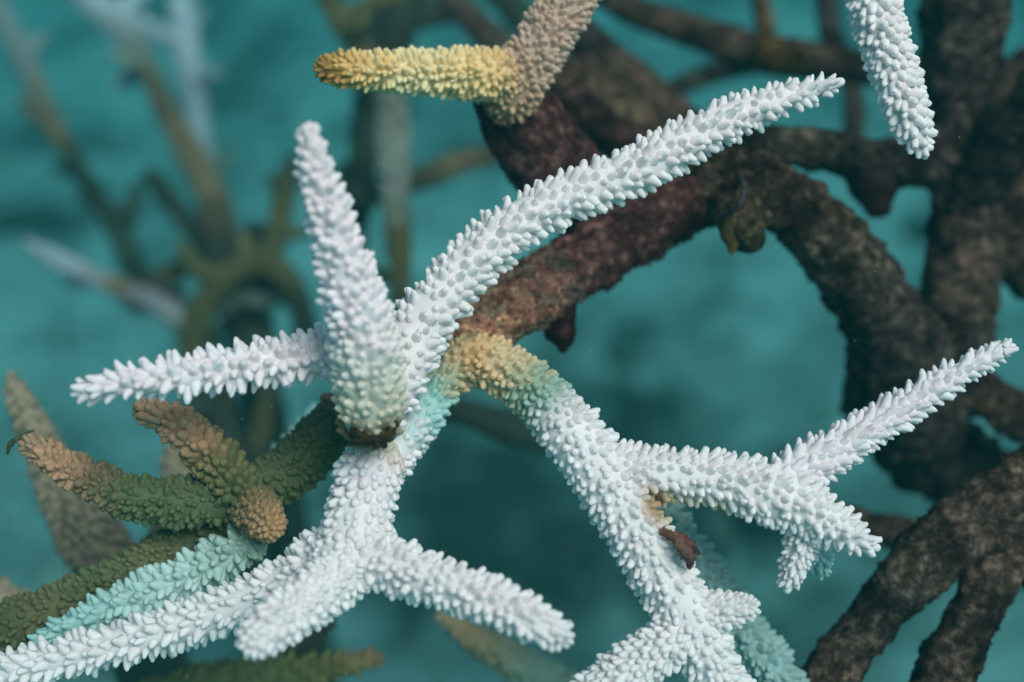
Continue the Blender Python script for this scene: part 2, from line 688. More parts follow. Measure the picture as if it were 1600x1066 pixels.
def chunk_cloud(name, items, mat):
    # items: (place, radii, colour); each an uneven little stone of 20 faces
    g = (1 + 5 ** .5) / 2
    iv = np.array([(-1, g, 0), (1, g, 0), (-1, -g, 0), (1, -g, 0), (0, -1, g), (0, 1, g), (0, -1, -g), (0, 1, -g), (g, 0, -1), (g, 0, 1), (-g, 0, -1), (-g, 0, 1)]) / 1.9
    it = np.array([(0, 11, 5), (0, 5, 1), (0, 1, 7), (0, 7, 10), (0, 10, 11), (1, 5, 9), (5, 11, 4), (11, 10, 2), (10, 7, 6), (7, 1, 8), (3, 9, 4), (3, 4, 2), (3, 2, 6), (3, 6, 8), (3, 8, 9), (4, 9, 5), (2, 4, 11), (6, 2, 10), (8, 6, 7), (9, 8, 1)])
    vs, ts, cs = [], [], []
    for n_, (p, rr, c) in enumerate(items):
        a = random.uniform(0, 2 * PI)
        M = np.array([(math.cos(a), -math.sin(a), 0), (math.sin(a), math.cos(a), 0), (0, 0, 1)])
        v = (iv * (1 + rng.uniform(-.3, .3, (12, 1)))) * np.array(rr) @ M.T + np.array(p)
        vs.append(v)
        ts.append(it + 12 * n_)
        cs.append(np.tile(c, (12, 1)))
    q = tri_mesh(name, np.vstack(vs), np.vstack(ts), np.vstack(cs), mat)
    q['kind'] = 'stuff'
    return q


it_ = []
for k in range(900):
    y = random.uniform(0.5, 4.0)
    x = random.uniform(-0.75, 0.75) * (y + 0.6)
    z_ = random.choice((0.006, 0.009, 0.014, 0.022))
    if nz((x, y, 0), 2.0, 21) < -0.05 and random.random() < 0.8:
        continue
    t = random.choice((0.05, 0.08, 0.12, 0.3, 0.45))
    it_.append(((x, y, ground_z(x, y) + z_ * 0.2), (z_ * random.uniform(1, 2.8), z_, z_ * 0.7), (t, t * 1.02, t * 0.85)))
chunk_cloud('coral_rubble', it_, M_ALGA)['label'] = 'bits of dead coral rubble strewn over the sand'
it_ = []
for k in range(260):
    d = random.uniform(0.26, 0.9)
    p = P(random.uniform(-60, 1660), random.uniform(-40, 1100), d)
    q_ = random.uniform(0.00007, 0.00016) * (0.6 + d)
    it_.append((tuple(p), (q_, q_, q_), (0.55, 0.5, 0.45)))
chunk_cloud('suspended_silt', it_, M_ALGA)['label'] = 'fine specks of silt drifting in the water'

hv = [(x, y, z) for x in (-10, 10) for y in (-6, 14) for z in (-1.2, CAM_H + 0.06)]
hf = [(0, 1, 3, 2), (4, 6, 7, 5), (0, 4, 5, 1), (2, 3, 7, 6), (0, 2, 6, 4), (1, 5, 7, 3)]
m = bpy.data.materials.new('green_water')
m.use_nodes = True
nt = m.node_tree
nt.nodes.clear()
out = node(nt, 'ShaderNodeOutputMaterial')
pv = node(nt, 'ShaderNodeVolumePrincipled')
pv.inputs['Color'].default_value = (0.015, 0.115, 0.122, 1)
pv.inputs['Absorption Color'].default_value = (0.0, 0.50, 0.56, 1)
pv.inputs['Density'].default_value = 0.75
pv.inputs['Anisotropy'].default_value = 0.2
nt.links.new(pv.outputs[0], out.inputs['Volume'])
haze = mesh_object('haze', hv, hf, None, m, smooth=False)
haze['kind'] = 'stuff'

# ---------------------------------------------------------------- colours
WH = (0.92, 0.85, 0.845)
WP = (0.95, 0.84, 0.86)
WG = (0.66, 0.64, 0.52)  # greenish white: paints the shade on the upright finger's foot
PG_SHADE = (0.31, 0.46, 0.37)          # pale green: shade painted into white coral
TQ_SHADE = (0.36, 0.62, 0.59)  # turquoise cast of shade, put into the colour of white branches
TAN = (0.70, 0.46, 0.24)
GOLD = (0.60, 0.36, 0.11)
YEL = (0.92, 0.66, 0.32)
YPL = (0.70, 0.62, 0.30)
PINK = (0.64, 0.46, 0.36)
OLV = (0.115, 0.155, 0.075)
OLD = (0.09, 0.12, 0.06)
ORB = (0.56, 0.33, 0.20)
GRY = (1, 1, 1)

# ---------------------------------------------------------------- the white three-armed piece
base = P(580, 668, 0.352)
root = thing('staghorn_coral', 'white coral with one upright finger and two long side arms above a dark ringed foot', 'coral', base, 'bleached white staghorn corals')
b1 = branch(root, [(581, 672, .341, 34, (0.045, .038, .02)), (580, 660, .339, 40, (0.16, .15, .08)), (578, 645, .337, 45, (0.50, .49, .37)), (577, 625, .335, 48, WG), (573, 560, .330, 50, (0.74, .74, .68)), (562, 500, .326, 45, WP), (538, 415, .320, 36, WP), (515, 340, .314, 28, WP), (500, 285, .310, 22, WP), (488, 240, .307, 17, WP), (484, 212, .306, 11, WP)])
b2 = branch(root, [(585, 560, .356, 34, WH), (530, 550, .350, 31, WP), (450, 561, .343, 27, WP), (350, 577, .336, 24, WP), (250, 591, .331, 21, WP), (180, 602, .328, 17, WP), (135, 609, .327, 11, WP)])
b3 = branch(root, [(590, 640, .350, 36, WP), (620, 590, .351, 40, WP), (655, 515, .352, 40, WH), (715, 435, .352, 36, WH), (800, 355, .352, 33, WH), (900, 303, .352, 32, WH), (1000, 262, .352, 31, WH), (1100, 205, .353, 28, WH), (1190, 166, .354, 21, WH), (1270, 140, .355, 13, WH), (1314, 128, .355, 6.9, WH)])
nb = dict(rad=5.8, length=18, pitch=22.5, tilt=26, pointed=.3)
grow(root, base, [(b1, dict(rad=6.0, length=16, pitch=20, tilt=34, pointed=.3), 'upright white branch, green shade painted towards its foot'), (b2, dict(rad=6.6, length=22, pitch=24, tilt=20, pointed=.5), 'white arm pointing to the left'), (b3, nb, 'longest white arm, rising to the upper right')])
# dead, dark ring round the foot
ringb = branch(root, [(548, 664, .335, 5, (0.07, 0.07, 0.025)), (561, 681, .331, 7, (0.04, 0.032, 0.014)), (583, 689, .329, 8, (0.016, 0.011, 0.008)), (604, 681, .331, 7, (0.04, 0.03, 0.013)), (616, 664, .335, 5, (0.12, 0.09, 0.04))], wob=0.2, rough=0.25, roughf=500, segs=16)
o = mesh_object('dead_rim', ringb.verts, ringb.faces, ringb.cols, M_ALGA, root, base)
turf(root, base, [ringb], M_ALGA, 500, size=(1.5, 3.6), name='algal_fringe', tone=(0.045, 0.036, 0.013))

# ---------------------------------------------------------------- the white forked colony below
base = P(1150, 1230, 0.36)
root = thing('staghorn_coral', 'white forking coral with a tan arched bend, many ended branches in lower centre', 'coral', base, 'bleached white staghorn corals')
c1 = branch(root, [(575, 745, .356, 42, WP), (612, 700, .360, 38, WP), (655, 645, .366, 34, TQ_SHADE), (685, 598, .370, 33, (0.50, .52, .36)), (735, 562, .370, 35, TAN), (790, 580, .367, 36, (0.72, 0.55, 0.34)), (845, 622, .362, 37, PG_SHADE), (890, 672, .357, 42, WH), (945, 745, .354, 46, WH), (995, 830, .352, 44, WH), (1040, 905, .350, 44, WH), (1080, 975, .349, 42, WH), (1115, 1050, .350, 38, WH), (1150, 1130, .352, 40, WH), (1150, 1230, .360, 46, WG)])  # green and turquoise either side of the tan bend are painted shade
c5 = branch(root, [(590, 712, .352, 40, (0.82, 0.68, 0.58)), (578, 735, .350, 47, WP), (565, 790, .347, 48, WH), (552, 850, .344, 52, WH), (520, 905, .338, 44, WH), (470, 945, .328, 38, WH), (425, 980, .318, 32, WH), (400, 1000, .314, 26, WH)])
c7 = branch(root, [(545, 855, .348, 48, WH), (470, 900, .350, 38, WH), (400, 935, .351, 31, WH), (300, 972, .352, 28, WH), (200, 1003, .352, 26, WH), (100, 1028, .352, 24, WH), (0, 1050, .352, 21, WH), (-70, 1068, .352, 15, WH)])
c8 = branch(root, [(545, 870, .344, 42, WH), (610, 885, .338, 36, WH), (680, 908, .332, 33, WH), (760, 937, .326, 30, WH), (830, 968, .321, 26, WH), (872, 990, .319, 18, WH)])
c9 = branch(root, [(945, 735, .354, 40, WH), (1000, 742, .354, 37, WH), (1060, 742, .353, 34, WH), (1130, 750, .352, 36, WH), (1200, 770, .350, 44, WH), (1250, 790, .349, 36, WH), (1305, 823, .348, 26, WH), (1345, 846, .347, 15, WH), (1370, 856, .347, 6.9, WH)])
c10 = branch(root, [(1205, 765, .351, 36, WH), (1250, 735, .353, 31, WP), (1310, 700, .354, 27, WP), (1400, 645, .356, 22, WP), (1490, 588, .358, 16, WP), (1550, 556, .359, 11, WP), (1582, 542, .360, 6.5, WP)])
c12 = branch(root, [(1262, 815, .352, 24, WH), (1248, 860, .353, 17, WH), (1236, 900, .354, 13, WH), (1230, 922, .354, 6.9, WH)])
c14 = branch(root, [(1090, 955, .350, 28, WH), (1135, 955, .347, 22, WH), (1168, 950, .345, 13, WH)])
c15 = branch(root, [(1080, 985, .348, 30, WH), (1030, 1015, .345, 32, WH), (970, 1055, .343, 31, WH), (905, 1095, .342, 26, WH)])
c16 = branch(root, [(1265, 825, .357, 24, WH), (1275, 865, .362, 18, TQ_SHADE), (1283, 890, .366, 9, TQ_SHADE)])
STAINS += [(np.array(P(1024, 792, .350)), 36 * px(.35), (0.40, 0.24, 0.09)), (np.array(P(1110, 806, .352)), 34 * px(.35), (0.50, 0.50, 0.28)), (np.array(P(1060, 800, .352)), 32 * px(.35), (0.46, 0.42, 0.2))]
n1_ = dict(rad=5.4, length=15, pitch=19, tilt=24)
grow(root, base, [(c1, n1_, 'thick white branch arched tan at its top, green shade painted beside it'), (c5, dict(rad=5.8, length=13, pitch=20, tilt=30), 'white stub pointing at the viewer'), (c7, dict(rad=6.2, length=19, pitch=22.5, tilt=20, pointed=.5), 'white branch running to the lower left corner'), (c8, dict(rad=6.0, length=16, pitch=21, tilt=28, pointed=.2), 'white branch sloping down to the right'), (c9, dict(rad=5.4, length=17, pitch=19, tilt=22, pointed=.2), None), (c10, dict(rad=5.4, length=18, pitch=19, tilt=34, pointed=.6), 'pointed white branch rising to the right'), (c12, dict(rad=5.0, length=16, pitch=14), None), (c14, dict(rad=5.6, length=15, pitch=14), None), (c15, dict(rad=5.8, length=17, pitch=15.5), None), (c16, dict(rad=5.0, length=14, pitch=15), None)])

STAINS.clear()
# ---------------------------------------------------------------- the white branch hanging in at the top right
base = P(1335, -90, 0.362)
root = thing('staghorn_coral', 'single white branch hanging down past the dark trunk at upper right', 'coral', base, 'bleached white staghorn corals')
d1 = branch(root, [(1325, -110, .362, 34, WH), (1355, -30, .360, 34, WH), (1378, 50, .357, 33, WH), (1400, 120, .355, 31, WH), (1420, 180, .353, 26, WH), (1434, 220, .352, 17, WH), (1440, 232, .352, 9, WH)])
grow(root, base, [(d1, dict(rad=6.2, length=15, pitch=19, tilt=34, tip_tilt=48), None)])

# ---------------------------------------------------------------- white branches, their turquoise shade painted into the colour
base = P(395, 840, 0.368)
root = thing('staghorn_coral', 'white branch, turquoise shade painted in, lying between olive coral and long white branch', 'coral', base, 'white coral branches with painted turquoise shade')
e1 = branch(root, [(400, 840, .364, 20, PG_SHADE), (350, 872, .362, 25, (0.40, .58, .52)), (280, 905, .361, 25, (0.52, .70, .66)), (200, 940, .360, 21, (0.46, .68, .64)), (120, 975, .360, 16, TQ_SHADE), (60, 1000, .360, 8, TQ_SHADE)])
grow(root, base, [(e1, dict(rad=6, length=18, pitch=19, tilt=14, jit=.5, rvar=.35, pointed=.7), None)])
base = P(1050, 790, 0.40)
root = thing('staghorn_coral', 'white branch, turquoise shade painted in, behind the thick white branch at lower right centre', 'coral', base, 'white coral branches with painted turquoise shade')
e2 = branch(root, [(1015, 775, .388, 22, PG_SHADE), (1060, 840, .388, 25, (0.33, 0.50, 0.48)), (1105, 905, .387, 26, (0.33, 0.50, 0.48)), (1150, 970, .386, 27, (0.33, 0.50, 0.48)), (1195, 1030, .385, 27, (0.33, 0.50, 0.48)), (1245, 1090, .384, 24, (0.33, 0.50, 0.48))])  # the shade on this white branch is put into its colour
grow(root, base, [(e2, dict(rad=6, length=17, pitch=19, tilt=16, jit=.5, rvar=.35, pointed=.7), None)])

# ---------------------------------------------------------------- olive coral at the lower left
base = P(-60, 1030, 0.40)
root = thing('staghorn_coral', 'olive green coral with orange brown tips behind the white arms at lower left', 'coral', base)
g1 = branch(root, [(540, 640, .385, 34, (0.26, .20, .13)), (500, 690, .380, 37, OLV), (440, 745, .374, 38, OLV), (370, 775, .368, 38, OLV), (290, 786, .364, 35, OLV), (210, 778, .361, 29, OLV), (150, 752, .360, 25, (0.25, .19, .11)), (100, 728, .360, 21, ORB), (48, 694, .360, 14, (0.40, .27, .17))])
g2 = branch(root, [(370, 765, .364, 28, OLV), (335, 715, .362, 24, (0.24, .20, .09)), (295, 678, .361, 20, ORB), (255, 650, .360, 15, ORB), (228, 640, .360, 10, ORB)])
g3 = branch(root, [(400, 790, .374, 40, OLV), (330, 830, .374, 35, OLD), (250, 872, .373, 33, (0.17, .18, .09)), (170, 912, .372, 31, OLV), (90, 950, .371, 33, (0.15, .16, .08)), (0, 990, .372, 38, OLD), (-80, 1035, .390, 40, OLD)])
g4 = branch(root, [(385, 780, .368, 34, OLV), (405, 805, .358, 29, (0.26, .19, .10)), (421, 823, .350, 19, (0.44, .28, .15))])
gn = dict(rad=5.2, length=12, pitch=15, tilt=14, jit=0.5, rvar=0.35, pointed=.15)
grow(root, base, [(g1, gn, 'olive limb with a pinkish brown left tip'), (g2, dict(rad=7.5, length=20, pitch=17, tilt=25), 'orange brown finger pointing up to the left'), (g3, dict(gn, jit=0.5), None), (g4, dict(rad=5.5, length=13, pitch=12), 'tan tip pointing at the viewer')])

# ---------------------------------------------------------------- yellow tipped coral on its maroon stem
base = P(930, 300, 0.43)
root = thing('staghorn_coral', 'coral with yellow finger and pinkish finger on a thick maroon stem, top centre', 'coral', base)
y1 = branch(root, [(835, 122, .390, 28, PINK), (800, 121, .387, 32, (0.68, .48, .30)), (745, 115, .381, 32, YEL), (660, 112, .377, 27, (0.93, 0.76, 0.44)), (590, 110, .374, 22, YEL), (535, 109, .372, 19, GOLD), (512, 108, .372, 15, (0.36, .2, .06))])
y2 = branch(root, [(790, 168, .396, 30, (0.35, .21, .12)), (804, 142, .390, 36, (0.60, .42, .27)), (835, 85, .386, 36, PINK), (870, 30, .385, 35, PINK), (905, -30, .385, 34, PINK), (940, -100, .387, 28, PINK)])
yn = dict(rad=4.9, length=16, pitch=13.5, tilt=20, jit=0.5, pointed=.3)
ys = branch(root, [(770, 110, .400, 40, GRY), (805, 175, .405, 62, GRY), (850, 235, .412, 68, GRY), (900, 300, .420, 66, GRY), (960, 370, .428, 60, GRY)], rough=0.10, segs=44, stepf=0.12)
grow(root, base, [(y1, yn, 'yellow finger pointing left'), (y2, yn, 'pinkish brown finger leaning to the upper right')])
mesh_object('stem', ys.verts, ys.faces, ys.cols, M_MAROON, root, base)
turf(root, base, [ys], M_MAROON, 2600, size=(1.2, 3.4))

# ---------------------------------------------------------------- dead framework at the right
DK = dict(rough=0.21, wob=0.11, segs=44, stepf=0.12)
base = P(1500, 760, 0.52)
root = thing('dead_coral', 'dark dead coral framework with thick trunk and arched limbs at right, fuzzy brown turf', 'dead coral', base, 'dead brown corals')
LT = (1.5, 1.22, 1.05)
TN = (7, 6.6, 4.4)
r1 = branch(root, [(690, 548, .385, 30, TN), (745, 512, .390, 44, TN), (800, 478, .395, 48, (5.4, 5.0, 3.6)), (860, 440, .400, 50, (3.4, 3.0, 2.4)), (930, 400, .405, 52, (1.9, 1.7, 1.6)), (1000, 355, .410, 52, (1.5, 1.4, 1.3)), (1060, 318, .412, 50, (1.2, 1.1, 1.0)), (1110, 300, .414, 44, (.8, .8, .8))], **DK)
r2 = branch(root, [(1050, 318, .417, 46, GRY), (1100, 298, .414, 52, (1.3, 1.2, 1.1)), (1150, 290, .413, 52, LT), (1215, 308, .416, 56, LT), (1285, 368, .420, 57, (1.1, 1.05, .9)), (1345, 445, .428, 58, GRY), (1388, 520, .440, 66, GRY), (1412, 590, .455, 82, GRY), (1430, 650, .470, 80, (.8, .8, .8))], **DK)
r3 = branch(root, [(1515, -90, .470, 60, GRY), (1508, 0, .468, 58, GRY), (1502, 100, .466, 55, (.9, .9, .9)), (1500, 190, .464, 46, (.8, .8, .8)), (1506, 300, .464, 50, (1.1, .95, .9)), (1506, 390, .465, 56, (1.3, 1.1, 1.0)), (1495, 470, .467, 58, (1.2, 1.1, 1.0)), (1462, 550, .470, 84, GRY), (1415, 620, .475, 92, (.9, .9, .9)), (1430, 680, .485, 74, (.6, .6, .6)), (1500, 735, .50, 66, (.4, .4, .4)), (1580, 790, .52, 70, (.5, .5, .5)), (1700, 900, .60, 80, (.5, .5, .5))], **DK)
r4 = branch(root, [(1130, 215, .440, 20, (.9, .9, .9)), (1190, 222, .442, 25, (1, 1.05, .95)), (1260, 232, .446, 31, (1, 1.1, 1)), (1340, 248, .452, 36, (.9, 1, .95)), (1420, 258, .458, 36, (.7, .7, .7)), (1500, 262, .463, 34, (.7, .7, .7))], **DK)
r5 = branch(root, [(1500, 320, .462, 38, (.5, .5, .5)), (1545, 262, .455, 44, (.4, .4, .4)), (1590, 200, .448, 46, (.4, .4, .4)), (1650, 120, .44, 44, (.5, .5, .5))], **DK)
r6 = branch(root, [(1640, 230, .50, 40, LT), (1605, 330, .49, 46, LT), (1590, 400, .485, 36, (1.2, 1, .8)), (1600, 450, .485, 22, GRY)], **DK)
r7 = branch(root, [(1480, 600, .475, 60, GRY), (1540, 620, .465, 40, LT), (1590, 650, .46, 40, LT), (1660, 660, .46, 40, GRY)], **DK)
r8 = branch(root, [(1560, 190, .52, 36, LT), (1590, 130, .52, 40, LT), (1650, 80, .52, 40, LT)], **DK)
for r_, lab in ((r1, 'purplish brown limb, tan at its left end'), (r2, 'thick arched limb'), (r3, 'upright trunk'), (r4, None), (r5, 'nearly black limb'), (r6, None), (r7, None), (r8, None)):
    o = mesh_object('branch', r_.verts, r_.faces, r_.cols, M_MAROON if r_ is r1 else M_DEAD, root, base)
    r_.obj = o
    if lab:
        o['label'] = lab
turf(root, base, [r2, r3, r4, r5, r6, r7, r8], M_DEAD, 15000, size=(0.9, 2.8))
turf(root, base, [r1], M_MAROON, 3500, size=(1.2, 3.6))
r1.nubs = []
for q in nubs_on(r1, rad=4.6, length=9, pitch=13, tilt=30, i0=0.04, i1=0.46, jit=0.5, rvar=0.3, drop=0.15):
    f_ = min(1.0, max(0.0, (project(Vector(q[0]))[0] - 720) / 190 + random.gauss(0, 0.12)))
    cc_ = np.array((0.50, 0.35, 0.21)) * (1 - f_) + np.array((0.11, 0.070, 0.060)) * f_
    r1.nubs.append((*q[:5], cc_ * random.uniform(0.75, 1.25), q[6], q[7]))
PENDING.append((root, base, [r1], M_LIVE))
kn = branch(root, [(868, 455, .402, 34, (.6, .5, .5)), (874, 505, .402, 28, (.5, .4, .4)), (880, 530, .402, 22, (.5, .4, .4)), (880, 544, .402, 9, (.8, .45, .4))], rough=0.16, segs=32, stepf=0.15)
mesh_object('knob', kn.verts, kn.faces, kn.cols, M_MAROON, root, base)['label'] = 'dark knob hanging under the purplish limb'
sp = branch(root, [(1150, 310, .404, 40, LT), (1163, 348, .400, 37, (1.4, 1.3, .9)), (1172, 374, .400, 25, (1.2, 1.4, 1))], rough=0.35, roughf=220, segs=40, stepf=0.10)
mesh_object('sponge', sp.verts, sp.faces, sp.cols, M_DEAD, root, base)['label'] = 'knobbly grey brown growth under the bend'
sp2 = branch(root, [(1138, 352, .397, 16, (0.05, 0.04, 0.015)), (1144, 378, .397, 12, (0.08, 0.05, 0.015)), (1143, 392, .397, 6, (0.12, 0.07, 0.02))], rough=0.3, segs=16)
mesh_object('sponge', sp2.verts, sp2.faces, sp2.cols, M_ALGA, root, base)['label'] = 'small mustard growth at the lower edge'
wm = branch(root, [(1156, 274, .398, 3.5, (0.062, .058, .060)), (1162, 296, .386, 4.6, (0.062, .058, .060)), (1157, 316, .385, 4.6, (0.062, .058, .060)), (1143, 332, .388, 4.2, (0.062, .058, .060)), (1124, 340, .396, 3.5, (0.062, .058, .060))], wob=0.25, rough=0.12, roughf=600, segs=16)
mesh_object('tube_worm_casing', wm.verts, wm.faces, wm.cols, M_ALGA, root, base)['label'] = 'pale lilac curved tube'
rs = branch(root, [(1350, 262, .455, 34, (0.02, .010, .008)), (1368, 295, .454, 37, (0.016, .006, .005)), (1372, 322, .454, 22, (0.03, .009, .007))], rough=0.2, roughf=200, segs=30)
mesh_object('sponge', rs.verts, rs.faces, rs.cols, M_ALGA, root, base)['label'] = 'dark red lump hanging under a side limb'

# ---------------------------------------------------------------- dead limbs at the lower right corner
base = P(1640, 900, 0.40)
root = thing('dead_coral', 'grey brown dead coral with two fingers reaching down at lower right corner', 'dead coral', base, 'dead brown corals')
SB = (1.5, 1.32, 1.2)
s1 = branch(root, [(1640, 760, .400, 80, LT), (1570, 790, .396, 66, SB), (1500, 830, .394, 56, SB), (1428, 892, .392, 48, (1.4, 1.4, 1.25)), (1370, 960, .390, 43, (.5, .6, .58)), (1314, 1035, .388, 42, SB), (1252, 1120, .386, 42, SB)], **DK)
s2 = branch(root, [(1590, 820, .398, 56, SB), (1555, 890, .394, 44, (1.4, 1.2, 1.1)), (1520, 960, .390, 42, SB), (1482, 1040, .388, 44, SB), (1450, 1120, .386, 46, SB)], **DK)
s3 = branch(root, [(1720, 880, .41, 80, SB), (1640, 850, .402, 78, SB), (1580, 810, .398, 60, SB)], **DK)
for r_ in (s1, s2, s3):
    mesh_object('branch', r_.verts, r_.faces, r_.cols, M_DEAD, root, base)
turf(root, base, [s1, s2, s3], M_DEAD, 9000, size=(0.9, 2.8))
base = P(1460, 850, 0.47)
root = thing('dead_coral', 'thin brown dead stick behind the right white coral tips', 'dead coral', base, 'dead brown corals')
s4 = branch(root, [(1250, 790, .47, 20, (1.2, 1, .9)), (1330, 815, .47, 24, (1.4, 1.1, 1)), (1400, 835, .47, 24, (1.4, 1.1, 1)), (1470, 850, .47, 26, GRY), (1540, 880, .47, 24, GRY)], **DK)
mesh_object('branch', s4.verts, s4.faces, s4.cols, M_DEAD, root, base)

# ---------------------------------------------------------------- dead limbs behind the top centre
base = P(1180, 330, 0.62)
root = thing('dead_coral', 'dark dead limbs crossing behind the long white arm at top, one yellowish patch', 'dead coral', base, 'dead brown corals')
t_ = [
    ([(880, 30, .55, 32, GRY), (930, 80, .55, 34, GRY), (985, 125, .55, 32, LT), (1050, 175, .55, 28, LT), (1110, 240, .56, 30, GRY), (1170, 330, .6, 34, GRY)], None),
    ([(860, 110, .47, 30, LT), (905, 165, .465, 33, (.7, .5, .5)), (960, 215, .46, 34, (.7, .5, .5)), (1020, 265, .46, 34, (.7, .5, .5))], 'dark ribbed limb beside the maroon stem'),
    ([(900, 110, .52, 30, LT), (960, 160, .52, 30, (1.8, 1.6, 1.2)), (1020, 200, .52, 30, LT), (1080, 240, .52, 30, LT)], None),
    ([(930, -15, .58, 20, GRY), (1000, 22, .58, 24, LT), (1100, 55, .575, 27, LT), (1200, 85, .57, 32, LT), (1300, 100, .56, 28, LT), (1380, 112, .55, 26, GRY), (1470, 130, .54, 26, GRY)], None),
    ([(1030, 150, .66, 16, GRY), (1100, 120, .655, 17, GRY), (1170, 98, .65, 20, LT), (1240, 88, .65, 20, GRY)], None),
    ([(1192, 88, .556, 28, (1.9, 1.4, .5)), (1240, 96, .552, 27, (1.7, 1.3, .5))], 'mustard yellow patch'),
    ([(1185, -20, .62, 14, LT), (1195, 40, .62, 16, (2.2, 1.6, .8)), (1200, 80, .62, 16, GRY)], None),
    ([(1330, 130, .62, 16, GRY), (1335, 180, .62, 18, GRY), (1325, 260, .62, 18, GRY)], None),
    ([(1290, -10, .60, 16, GRY), (1300, 60, .60, 18, GRY), (1330, 110, .60, 18, GRY)], None),
]
for pts, lab in t_:
    q = branch(root, pts, rough=0.10, segs=30, stepf=0.2)
    o = mesh_object('branch', q.verts, q.faces, q.cols, M_DEAD, root, base)
    if lab:
        o['label'] = lab

# ---------------------------------------------------------------- far corals, out of focus
def far(label, base, lists, group='corals standing farther off', cat='coral', name='staghorn_coral', dead=False, twiggy=True):
    root = thing(name, label, cat, base, group)
    specs = []
    twigs = []
    if twiggy and not dead:
        for pts in lists:
            for k in range(1, len(pts) - 1):
                x, y, d, r_, c_ = pts[k]
                if r_ > 11 and -40 < y < 1000 and random.random() < 0.55:
                    g = math.atan2(pts[k + 1][1] - y, pts[k + 1][0] - x) + random.choice((-1, 1)) * random.uniform(1.8, 2.5)
                    l = random.uniform(1.6, 3.4) * r_
                    e = random.uniform(-.02, .03)
                    kk = random.uniform(0.8, 1.4)
                    c2 = tuple(kk * v for v in c_)
                    twigs.append([(x, y, d, r_ * .55, c_), (x + l * .5 * math.cos(g), y + l * .5 * math.sin(g), d + e * .5, r_ * .45, c2), (x + l * math.cos(g + .2), y + l * math.sin(g + .2), d + e, r_ * .22, c2)])
        lists = [[(x, y, d, r_ * random.uniform(0.62, 0.95), tuple(v * kk for v in c_)) for (x, y, d, r_, c_), kk in zip(pts, [random.uniform(.75, 1.3) for _ in pts])] for pts in lists]
    for pts in lists + twigs:
        q = branch(root, pts, segs=16, stepf=0.4, wob=0.16)
        specs.append((q, None if dead else dict(rad=6, length=15, pitch=26, jit=0.35), None))
    grow(root, base, specs, mat=M_TIP)
    return root


def onfloor(x, y, d):
    p = P(x, y, d)
    return Vector((p.x, p.y, ground_z(p.x, p.y)))


def stand(x, y, d, r, c):
    """a stem from (x, y, d) straight down to the sea floor, as branch rows; out of sight behind nearer things"""
    out = []
    p = P(x, y, d)
    z = ground_z(p.x, p.y) - 0.02
    for k in range(4):
        q = Vector((p.x, p.y + 0.03 * k, p.z + (z - p.z) * k / 3))
        X, Y, D = project(q)
        out.append((X, Y, D, r * (1 + 0.15 * k), c))
    return out


FO = (0.13, 0.12, 0.055)
FD = (0.055, 0.075, 0.055)
FW = (0.42, 0.46, 0.50)
FB = (0.20, 0.15, 0.09)
FG = (0.22, 0.24, 0.20)
far('blurred dark olive bush of branches left of the upright white finger, arched limb', onfloor(400, 520, .72), [
    [(120, -15, .80, 22, FW), (180, 35, .79, 22, FW), (225, 95, .78, 22, FG), (255, 165, .77, 22, FB), (300, 245, .75, 23, FB), (335, 320, .73, 26, FB), (350, 400, .72, 30, FD), (370, 460, .72, 32, FD), (400, 520, .72, 34, FD)] + stand(400, 560, .72, 34, FD),
    [(235, 275, .76, 14, FD), (270, 320, .75, 18, FD), (310, 370, .74, 22, FD), (345, 420, .73, 24, FD)],
    [(455, 250, .70, 12, FD), (443, 310, .70, 17, FO), (430, 370, .70, 20, FO), (420, 420, .70, 24, FD), (410, 480, .71, 26, FD)],
    [(300, 560, .68, 26, FO), (310, 500, .68, 26, FO), (345, 440, .68, 26, FO), (395, 412, .68, 24, FO), (440, 425, .68, 24, FO), (470, 480, .69, 24, FD), (480, 540, .70, 26, FD)],
    [(350, 480, .70, 10, FG), (380, 465, .70, 16, FG), (420, 470, .70, 14, FG)],
])
far('blurred pale blue white thin branches at top left behind the olive bush', onfloor(340, 330, .92), [
    [(278, -30, .90, 20, FW), (288, 50, .89, 22, FW), (300, 130, .88, 20, FW), (312, 210, .88, 18, FW), (325, 290, .87, 18, FG), (340, 360, .87, 18, FD)] + stand(350, 420, .86, 24, FD),
    [(195, 20, .87, 10, FW), (235, 45, .88, 13, FW), (290, 70, .89, 14, FW)],
    [(185, 132, .80, 11, FW), (208, 118, .80, 14, FW), (232, 98, .79, 12, FW)],
])
far('blurred slender branch leaning from top left corner, pale top and dark green foot', onfloor(230, 440, .80), [
    [(-10, 0, .84, 18, (0.30, .33, .34)), (40, 100, .84, 19, (0.26, .28, .27)), (80, 190, .83, 18, FB), (120, 260, .82, 16, FD), (160, 320, .81, 18, FD), (190, 370, .80, 22, FD), (215, 430, .80, 20, FD), (250, 465, .80, 20, FB)] + stand(290, 500, .80, 22, FD),
    [(190, 350, .80, 26, FD), (205, 320, .80, 16, FD), (215, 290, .81, 8, FD)],
    [(250, 440, .79, 16, FB), (290, 410, .79, 12, FO), (310, 390, .79, 8, FO)],
])
far('blurred pale grey stick lying slanted left of the arched limb', onfloor(300, 520, .70), [
    [(45, 380, .72, 9, FW), (95, 408, .72, 14, FW), (150, 435, .71, 16, (0.36, .36, .38)), (190, 450, .71, 16, FB), (245, 475, .70, 20, (0.34, .32, .36)), (290, 505, .70, 24, FG), (320, 540, .70, 22, FD)] + stand(330, 580, .70, 24, FD),
])
